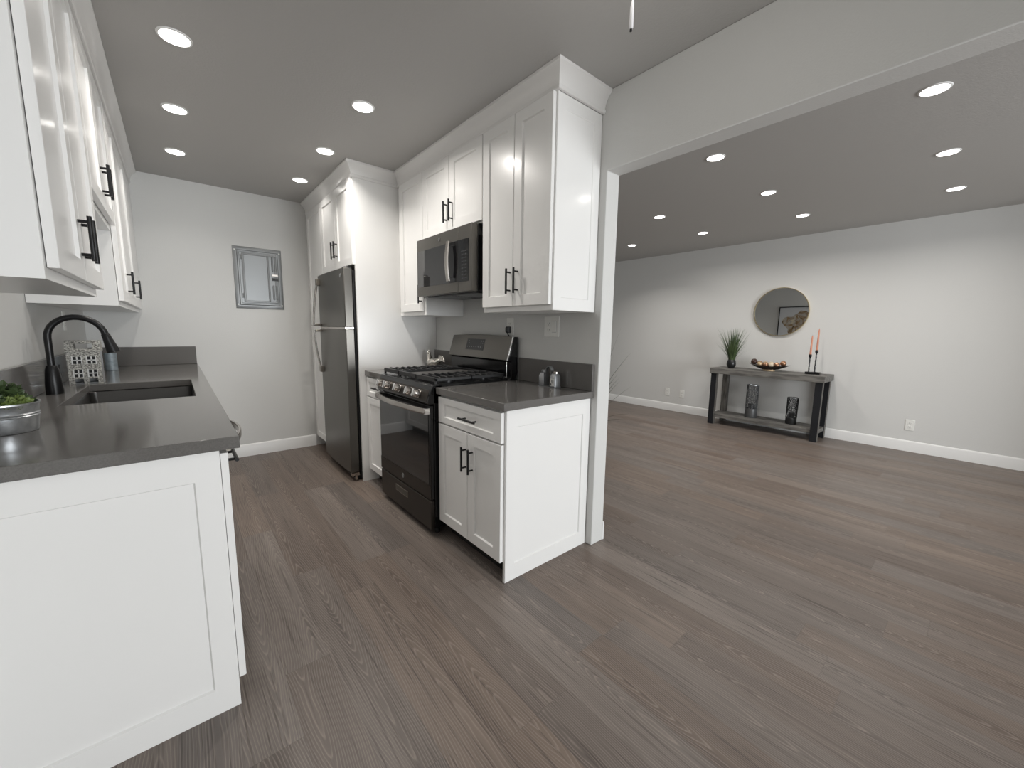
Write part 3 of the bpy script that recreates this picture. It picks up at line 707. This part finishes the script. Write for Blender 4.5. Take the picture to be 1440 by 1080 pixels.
t = thing('breaker_panel', (-1.133, YE, 1.69), 'grey metal electrical breaker panel door on the end wall', 'electrical panel')
bx0, bx1, bz0, bz1 = -1.328, -.938, 1.414, 1.974
def stepped(x0, x1, z0, z1, levels):
    return MB().rings([[(a, YE-d, c) for a, c in ((x0+i, z0+i), (x1-i, z0+i), (x1-i, z1-i), (x0+i, z1-i))] for i, d in levels])
stepped(bx0, bx1, bz0, bz1, [(0, .0005), (0, .004), (.003, .006), (.030, .006), (.038, .013), (.046, .013), (.050, .016)]).build('flange', 'panel_metal', t)
m = stepped(bx0+.066, bx1-.048, bz0+.056, bz1-.056, [(0, .0165), (0, .020), (.004, .022), (.014, .022), (.018, .019)]); dr = m.build('door', 'panel_metal', t)
m = MB()
for xx, zz0, zz1 in ((-1.020, 1.50, 1.64), (-.994, 1.50, 1.64), (-1.020, 1.765, 1.905), (-.994, 1.765, 1.905), (-1.056, 1.485, 1.915)):
    m.tube([(xx, YE-.018, zz0), (xx, YE-.019, zz0+.008), (xx, YE-.019, zz1-.008), (xx, YE-.018, zz1)], [.002, .008, .008, .002], 12)
m.build('ribs', 'panel_metal', dr)
MB().box(-1.030, -.978, YE-.032, YE-.019, 1.722, 1.742).build('latch', 'stainless', dr, bevel=.002)
m = MB().box(-1.030, -.978, YE-.026, YE-.019, 1.682, 1.708).ink(1); m.box(-1.022, -1.016, YE-.0268, YE-.026, 1.688, 1.702); m.box(-1.012, -1.004, YE-.0268, YE-.026, 1.688, 1.702); m.build('latch_plate', ['dark_grey', 'black_plastic'], dr)
for zz in (1.88, 1.53): MB().tube([(-1.268, YE-.021, zz-.02), (-1.268, YE-.021, zz+.02)], .004, 10).build('hinge', 'panel_metal', dr)
for xx, zz in ((bx0+.017, bz1-.034), (bx1-.017, bz1-.034), (bx1-.017, bz0+.034), (bx0+.017, bz0+.034)):
    MB().lathe([(.007, -.006), (.006, -.009), (.002, -.010)], (xx, YE, zz), 14, 'y').build('screw', 'white_plastic', t)

# ---------------------------------------------------------------- things on the right worktops
t = thing('rooster_figurine', (-.105, 1.62, .914), 'silver rooster figurine on the short worktop left of the range', 'figurine')
c = Vector((-.105, 1.615, .914))
Q = lambda a, b, z: c+Vector((.25*a-.1*b, -a-.2*b, z))
m = MB(); m.tube([Q(*q) for q in ((-.062, .035, .030), (-.045, .024, .032), (-.015, .008, .044), (.018, -.010, .052), (.045, -.026, .060), (.064, -.036, .078), (.074, -.042, .092))], [.010, .034, .046, .044, .032, .016, .005], 16); m.build('body', 'silver', t)
m = MB(); m.tube([Q(*q) for q in ((-.042, .024, .045), (-.052, .030, .075), (-.052, .030, .105), (-.054, .030, .122)) ], [.032, .023, .018, .015], 14); m.sphere(Q(-.056, .031, .128), .018, 14); m.build('head', 'silver', t)
m = MB()
for k, (q, r) in enumerate((((-.048, .027, .146), .006), ((-.057, .031, .149), .0065), ((-.066, .036, .144), .005), ((-.066, .037, .112), .006))): m.sphere(Q(*q), r, 10, (1, 1, 1.4))
m.tube([Q(-.068, .038, .130), Q(-.082, .045, .127)], [.005, .0008], 8); m.build('comb', 'silver', t)
m = MB()
for k in range(6):
    a = .2+k*.2; m.tube([Q(.050, -.028, .060), Q(.050+.05*math.cos(a), -.028-.03*math.cos(a), .060+.055*math.sin(a)), Q(.060+.075*math.cos(a*.8), -.032-.045*math.cos(a*.8), .050+.07*math.sin(a*.8))], [.008, .007, .002], 8)
m.build('tail', 'silver', t)
m = MB(); m.lathe([(.034, .0005), (.034, .006), (.020, .010), (.014, .03)], c, 20); m.build('foot', 'silver', t)

cx, cy = -.072, .262
t = thing('shaker_caddy', (cx, cy, .914), 'grey metal caddy with loop handle between the two shakers', 'caddy')
m = MB(); m.box(cx-.032, cx+.032, cy-.066, cy+.066, .9145, .9185); m.build('tray', 'pewter', t)
R = []
for i in range(17):
    a = PI*i/16; R.append((cy+.023*math.cos(a), 1.012+.024*math.sin(a)))
R = [(cy+.023, .919)]+R+[(cy-.023, .919)]
m = MB(); m.rings([[(cx-.012, y, z), (cx+.012, y, z), (cx+.012, cy+(y-cy)*.86, z-.003 if z > .95 else z), (cx-.012, cy+(y-cy)*.86, z-.003 if z > .95 else z)] for y, z in R]); m.build('handle', 'pewter', t)
def shaker(y, mt, label, cap):
    t = thing('shaker', (cx, y, .919), label, 'shaker')
    s_ = .021; R = []
    for z, k in ((.9192, 1), (.978, 1), (.990, .74), (.995, .70)):
        R.append(rr(cx-s_*k*1.25, cx+s_*k*1.25, y-s_*k, y+s_*k, z, .007*k, 3))
    MB().rings(R).build('jar', mt, t)
    MB().lathe([(.0165, .9955), (.0178, .997), (.0178, 1.007), (.0135, 1.012), (.003, 1.013)], (cx, y, 0), 20).build('lid', cap, t)
    return t
shaker(cy+.047, 'pewter', 'grey metal shaker at the left end of the caddy', 'pewter')
ts = shaker(cy-.047, 'pewter', 'silver shaker with marked white front at the right end of the caddy', 'stainless')
m = MB(); m.box(cx-.0274, cx-.0264, cy-.063, cy-.031, .924, .968); m.ink(1)
for a_, b_, c_, d_ in ((-.059, -.055, .930, .962), (-.049, -.044, .946, .962), (-.054, -.049, .940, .946), (-.043, -.036, .928, .940)): m.box(cx-.0280, cx-.0274, cy+a_, cy+b_, c_, d_)
m.build('label_patch', ['salt_white', 'dark_grey'], ts)

# ---------------------------------------------------------------- downlights
def downlight(x, y, label, grp, power):
    t = thing('ceiling_downlight', (x, y, ZC), label, 'ceiling light', grp)
    MB().lathe([(.052, ZC-.0045), (.054, ZC-.006), (.060, ZC-.004), (.062, ZC-.0005), (.051, ZC-.0005)], (x, y, 0), 40, cap0=False, cap1=False).build('trim_ring', 'trim_white', t)
    MB().lathe([(.0525, ZC-.002), (.0520, ZC-.0045)], (x, y, 0), 40).build('lens', 'lens_glow', t)
    l = bpy.data.lights.new('downlight_lamp', 'AREA'); l.shape = 'DISK'; l.size = .085; l.energy = power; l.color = LAMP; l.spread = math.radians(155 if x > -1 and y < 1 else 128)
    o = bpy.data.objects.new('downlight_lamp', l); COL.objects.link(o); o.parent = t; o.location = (0, 0, -.0062)
KX = (-1.680, -.888); KY = (.950, 1.684, 2.408)
nm = ('nearest', 'middle', 'farthest')
for i, x in enumerate(KX):
    for j, y in enumerate(KY):
        downlight(x, y, f"{nm[j]} of three round kitchen downlights in the {('left row above the sink counter', 'right row beside the range')[i]}", 'kitchen downlights', DOWN_KITCHEN[i][j])
LXs = (1.19, 2.235, 3.24); LYs = (-1.10, -.050, .967, 1.955)
rows = ('row nearest the header', 'middle row', 'row nearest the mirror wall')
cols = ('farthest right of the picture', 'second from the right', 'third from the right', 'far left')
for i, x in enumerate(LXs):
    for j, y in enumerate(LYs):
        if (i == 0 and j >= 2) or (i == 1 and j == 3): continue
        downlight(x, y, f"round living room downlight in the {rows[i]}, {cols[j]}", 'living room downlights', DOWN_LIVING[i])

# ceiling fixture above the frame with its pull chain
fx, fy = -.824, -.733
t = thing('ceiling_light', (fx, fy, ZC), 'white ceiling fixture at top edge with hanging white pull chain', 'ceiling light')
MB().lathe([(.10, ZC-.0005), (.10, ZC-.03), (.05, ZC-.045), (.05, ZC-.06)], (fx, fy, 0), 32).build('canopy', 'trim_white', t)
MB().lathe([(.05, ZC-.06), (.14, ZC-.068), (.15, ZC-.085), (.13, ZC-.115), (.08, ZC-.135), (.01, ZC-.142)], (fx, fy, 0), 32).build('glass_bowl', 'fixture_glass', t)
l = bpy.data.lights.new('fixture_lamp', 'POINT'); l.energy = 2.2; l.color = LAMP; l.shadow_soft_size = .10
o = bpy.data.objects.new('fixture_lamp', l); COL.objects.link(o); o.parent = t; o.location = (0, 0, -.26)
ch = MB(); z = ZC-.142
while z > 2.080: ch.sphere((fx-.001, fy, z), .0022, 8); z -= .0062
chn = ch.build('pull_chain', 'pull_white', t)
MB().tube([(fx-.002, fy, 2.076), (fx-.002, fy, 2.070), (fx-.0035, fy, 2.058), (fx-.0065, fy-.002, 2.012), (fx-.0068, fy-.002, 2.006)], [.0018, .0034, .0046, .0052, .0046], 12).build('pull_handle', 'pull_white', chn)
MB().tube([(fx-.0068, fy-.002, 2.0062), (fx-.0069, fy-.002, 2.001)], [.0030, .0030], 10).build('pull_tip', 'black_plastic', chn)

# ---------------------------------------------------------------- living room: console table and what stands on it
TX0, TX1, TY0, TY1, TZ = 3.795, 4.215, -.282, .990, .776
t = thing('console_table', (4.0, .354, 0), 'grey wood console table with black legs under the round mirror', 'table')
MB().box(TX0, TX1, TY0, TY1, .702, TZ).build('table_top', 'shelf_wood', t, bevel=.003)
for (x, y, nm_) in ((3.825, .910, 'f'), (3.825, -.262, 'f'), (4.135, .880, 'b'), (4.135, -.262, 'b')):
    lw = .068 if nm_ == 'f' else .070
    lg = MB().box(x+.006, x+.070, y, y+lw, 0, .701).build('leg', 'leg_wood', t, bevel=.002)
    if nm_ == 'f' or y < 0: MB().box(x, x+.0055, y-.001, y+lw+.001, 0.001, .701).build('face_plate', 'leg_black', lg)
for (x0, x1) in ((3.845, 3.955), (3.960, 4.065), (4.070, 4.180)):
    MB().box(x0, x1, -.190, .906, .118, .143).build('shelf_board', 'shelf_wood', t, bevel=.002)
m = MB(); m.box(3.900, 4.130, -.258, -.192, .095, .142); m.box(3.900, 4.130, .908, .972, .095, .142); m.box(3.846, 3.866, -.19, .906, .096, .1175); m.box(4.16, 4.18, -.19, .906, .096, .1175); m.build('shelf_rail', 'shelf_wood', t)

t = thing('round_mirror', (XR, .345, 1.528), 'round wall mirror with thin gold frame above the console table', 'mirror')
MB().lathe([(.300, -.001), (.300, -.016)], (XR, .345, 1.528), 72, 'x').build('glass', 'mirror_glass', t)
MB().lathe([(.3005, -.001), (.309, -.001), (.309, -.026), (.3005, -.026), (.3005, -.001)], (XR, .345, 1.528), 72, 'x', cap0=False, cap1=False).build('frame', 'gold', t)

def blades(m, c, n, r0, hmin, hmax, spread, wd, seed, droop=.0, az=None):
    rnd = random.Random(seed)
    for i in range(n):
        a = rnd.random()*2*PI if az is None else rnd.uniform(*az); rr_ = r0*math.sqrt(rnd.random())
        h = rnd.uniform(hmin, hmax); s_ = spread*rnd.uniform(.05, 1)**1.2
        base = Vector((c[0]+rr_*math.cos(a), c[1]+rr_*math.sin(a), c[2])); L = []; K = 6
        d_ = Vector((math.cos(a), math.sin(a), 0)); sd = Vector((-math.sin(a), math.cos(a), 0))
        for k in range(K+1):
            f = k/K; p = base+d_*s_*f**1.5+Vector((0, 0, h*f-droop*s_*f*f*f)); w_ = wd*(1-f)**.6+.0002
            L.append((p-sd*w_+d_*w_*.4, p+sd*w_+d_*w_*.4, p-d_*w_*.2))
        m.rings(L)
gx, gy = 3.975, .790
t = thing('potted_grass', (gx, gy, TZ), 'spiky green grass in a small black round pot on the console', 'potted plant')
MB().lathe([(.030, TZ+.0005), (.043, TZ+.012), (.056, TZ+.045), (.057, TZ+.070), (.050, TZ+.100), (.042, TZ+.116), (.038, TZ+.116), (.044, TZ+.095), (.03, TZ+.09)], (gx, gy, 0), 36).build('pot', 'pot_black', t)
m = MB(); blades(m, (gx, gy, TZ+.09), 190, .032, .22, .46, .21, .0036, 4); m.build('grass', 'grass_green', t)
m = MB(); blades(m, (gx, gy, TZ+.09), 70, .030, .18, .45, .22, .0028, 5); m.build('grass', 'grass_pale', t)

bxc, byc = 4.0, .345
t = thing('decor_bowl', (bxc, byc, TZ), 'long dark brown boat-shaped bowl full of decorative balls', 'bowl')
def boat(L_, W_, z0, lift, n=24):
    out = []
    for k in range(n):
        a = 2*PI*k/n; cy_, cx_ = math.cos(a), math.sin(a)
        out.append((bxc+W_*cx_, byc+L_*math.copysign(abs(cy_)**.9, cy_), z0+lift*abs(cy_)**2.2))
    return out
MB().rings([boat(.075, .045, TZ+.0185, 0), boat(.115, .060, TZ+.026, .004), boat(.185, .085, TZ+.044, .018), boat(.232, .098, TZ+.062, .026), boat(.226, .094, TZ+.0625, .026), boat(.175, .078, TZ+.048, .016), boat(.10, .05, TZ+.032, .003)]).build('bowl', 'bowl_black', t)
MB().lathe([(.050, TZ+.0005), (.046, TZ+.019)], (bxc, byc, 0), 28, sy=1.4).build('foot', 'ball_gold', t)
BALLS = [(-.02, .170, .031, 'ball_dark', 'dark brown ball at the left end of the bowl'), (.030, .118, .028, 'ball_copper', 'copper ball behind, left of centre in the bowl'),
         (-.035, .098, .026, 'ball_gold', 'shiny gold-brown ball in front, second from the left in the bowl'), (.020, .050, .030, 'ball_gold', 'gold ball at the back left of the bowl middle'),
         (-.040, .030, .027, 'ball_copper', 'coppery ball in front at the bowl middle'), (.026, -.014, .031, 'ball_cream', 'large cream ball at the back centre of the bowl'),
         (-.034, -.036, .027, 'ball_cream', 'small cream ball in front of the large one in the bowl'), (.020, -.078, .028, 'ball_gold', 'pale gold ball at the back right of the bowl'),
         (-.036, -.095, .027, 'ball_copper', 'copper ball in front, second from the right in the bowl'), (.0, -.152, .029, 'ball_copper', 'brown copper ball at the right end of the bowl')]
for dx, dy, r, mt_, lb_ in BALLS:
    r *= 1.2; zz = TZ+.040+r+abs(dy)*.09+abs(dx)*.10+(.016 if abs(dy) > .14 else 0)
    o = MB().sphere((bxc+dx, byc+dy, zz), r, 22).build('decor_ball', mt_, None, loc=(bxc+dx, byc+dy, zz)); tag(o, lb_, 'ball', 'balls in the bowl')

t = thing('candle_holder', (4.0, -.115, TZ), 'black two-arm candle holder on the right end of the console', 'candle holder')
m = MB(); m.box(3.965, 4.010, -.135, -.045, TZ+.0005, TZ+.028); m.box(3.990, 4.035, -.185, -.095, TZ+.0005, TZ+.028); m.build('base', 'black_metal', t, bevel=.003)
CN = [(3.985, -.078, 1.000, 1.232, 'shorter pink taper candle at the left on the black holder'), (4.012, -.130, 1.052, 1.308, 'taller pink taper candle at the right on the black holder')]
for x, y, z0, z1, lb_ in CN:
    m = MB(); m.tube([(x, y, TZ+.028)]+[(x+.0016*math.sin(k*2.1), y+.0016*math.cos(k*2.1), TZ+.028+(z0-.03-TZ-.028)*k/10) for k in range(1, 11)], [.0075]+[.0080 if k % 2 else .0062 for k in range(10)], 10)
    m.lathe([(.006, z0-.032), (.015, z0-.016), (.016, z0-.004), (.013, z0+.012), (.0115, z0+.012), (.0115, z0)], (x, y, 0), 18); m.build('stem', 'black_metal', t)
    tc_ = thing('taper_candle', (x, y, z0), lb_, 'candle')
    m = MB(); m.tube([(x, y, z0+.0005), (x, y, z0+.04), (x, y, z1-.03), (x, y, z1-.004), (x, y, z1)], [.0108, .0108, .0080, .0060, .002], 16); m.build('wax', 'candle_wax', tc_)
    m = MB(); m.tube([(x, y, z1-.001), (x, y, z1+.010)], .0012, 6); m.build('wick', 'black_plastic', tc_)

def lantern(x, y, r, z0, z1, zb, label, seed, band, mesh):
    t = thing('candle_lantern', (x, y, z0), label, 'lantern'); rnd = random.Random(seed)
    MB().lathe([(r*.98, z0+.0006), (r, z0+.004), (r, zb), (r*.96, zb+.003), (r*.92, zb), (r*.92, z0+.02)], (x, y, 0), 36).build('base', band, t)
    nu = 22; nv = max(6, int((z1-zb)/.024)); m = MB(); V = {}
    for j in range(nv+1):
        for i in range(nu):
            a = 2*PI*(i+rnd.uniform(-.33, .33))/nu; z = zb+(z1-zb)*(j+(rnd.uniform(-.33, .33) if 0 < j < nv else 0))/nv
            V[i, j] = m.bm.verts.new((x+r*.97*math.cos(a), y+r*.97*math.sin(a), z))
    for j in range(nv):
        for i in range(nu):
            q = [V[i, j], V[(i+1) % nu, j], V[(i+1) % nu, j+1], V[i, j+1]]
            if rnd.random() < .45: m.face([q[0], q[1], q[2]]); m.face([q[0], q[2], q[3]])
            else: m.face(q)
    o = m.build('lattice', mesh, t)
    wf = o.modifiers.new('wire', 'WIREFRAME'); wf.thickness = .0065; wf.use_even_offset = False
    MB().lathe([(r*.95, z1-.004), (r*1.01, z1-.004), (r*1.01, z1+.003), (r*.95, z1+.003), (r*.95, z1-.004)], (x, y, 0), 36, cap0=False, cap1=False).build('rim', 'pewter', t)
    MB().lathe([(r*.55, z0+.021), (r*.55, zb+.06), (r*.3, zb+.06)], (x, y, 0), 24).build('inner_cup', 'dark_grey', t)
lantern(4.005, .505, .070, .1432, .575, .262, 'tall metal lattice lantern on the left of the console lower shelf', 3, 'lantern_band', 'lantern_band')
lantern(3.985, .045, .058, .1432, .472, .222, 'short black lattice lantern on the right of the console lower shelf', 8, 'lantern_metal', 'lantern_metal')

# tall grass behind the partition end: only its blade tips reach into view
gx, gy = .50, .50
t = thing('tall_grass_plant', (gx, gy, 0), 'tall dark grass plant mostly hidden behind the partition wall end', 'potted plant')
MB().lathe([(.12, .001), (.15, .10), (.16, .30), (.15, .30), (.14, .24), (.05, .24)], (gx, gy, 0), 32).build('pot', 'pot_black', t)
m = MB(); blades(m, (gx, gy, .24), 70, .07, .55, 1.15, .25, .0030, 12, .25); m.build('grass', 'grass_dark', t)
def blade_to(m, tip, bend=.06, wd=.0065):
    base = Vector((gx+.02, gy-.03, .26)); tip = Vector(tip); K = 9; L = []
    d_ = Vector((tip.x-base.x, tip.y-base.y, 0)); dn = d_.normalized(); sd = Vector((-dn.y, dn.x, 0))
    for k in range(K+1):
        f = k/K; p = base+d_*f**1.7+Vector((0, 0, (tip.z-base.z)*f+bend*math.sin(PI*f))); w_ = wd*(1-f)**.5+.0003
        L.append((p-sd*w_, p+sd*w_, p+Vector((0, 0, w_*.5))))
    m.rings(L)
def pix(u, v, x):     # where the sight line of a photo pixel meets a plane x = const
    d_ = Fv+R2*((u-720)/556.75)-U2*((v-540)/556.75); return CAM+d_*((x-CAM.x)/d_.x)
m = MB()
for u, v, x in ((888, 495, .56), (868, 527, .50), (871, 531, .52), (872, 536, .53), (888, 543, .58), (884, 582, .60), (866, 592, .50), (880, 590, .55)): blade_to(m, pix(u, v, x), .10 if v > 550 else .05)
m.build('grass', 'grass_dark', t)

# framed picture on the living-room side of the partition (seen in the mirror)
t = thing('framed_picture', (XP, 1.16, 1.42), 'black framed picture of golden brown brushwork, reflected in the round mirror', 'picture')
py0, py1, pz0, pz1 = .76, 1.563, 1.02, 1.823
MB().slab([py0, py0+.015, py1-.015, py1], [pz0, pz0+.015, pz1-.015, pz1], {(1, 1)}, lambda u, v, s: (XP+.028 if s else XP+.001, u, v)).build('frame', 'black_metal', t)
pp = MB().box(XP+.002, XP+.012, py0+.015, py1-.015, pz0+.015, pz1-.015).build('paper', 'art_paper', t)
m = MB(); rnd = random.Random(3)
out = []
for k in range(40):
    a = 2*PI*k/40; r_ = 1+.14*math.sin(3*a+1)+.10*math.sin(5*a)+rnd.uniform(-.06, .06)
    out.append((XP+.0122, 1.17+.27*r_*math.cos(a), 1.45+.27*r_*math.sin(a)))
m.prism(out, (.0008, 0, 0)); m.build('brushwork', 'art_print', pp)
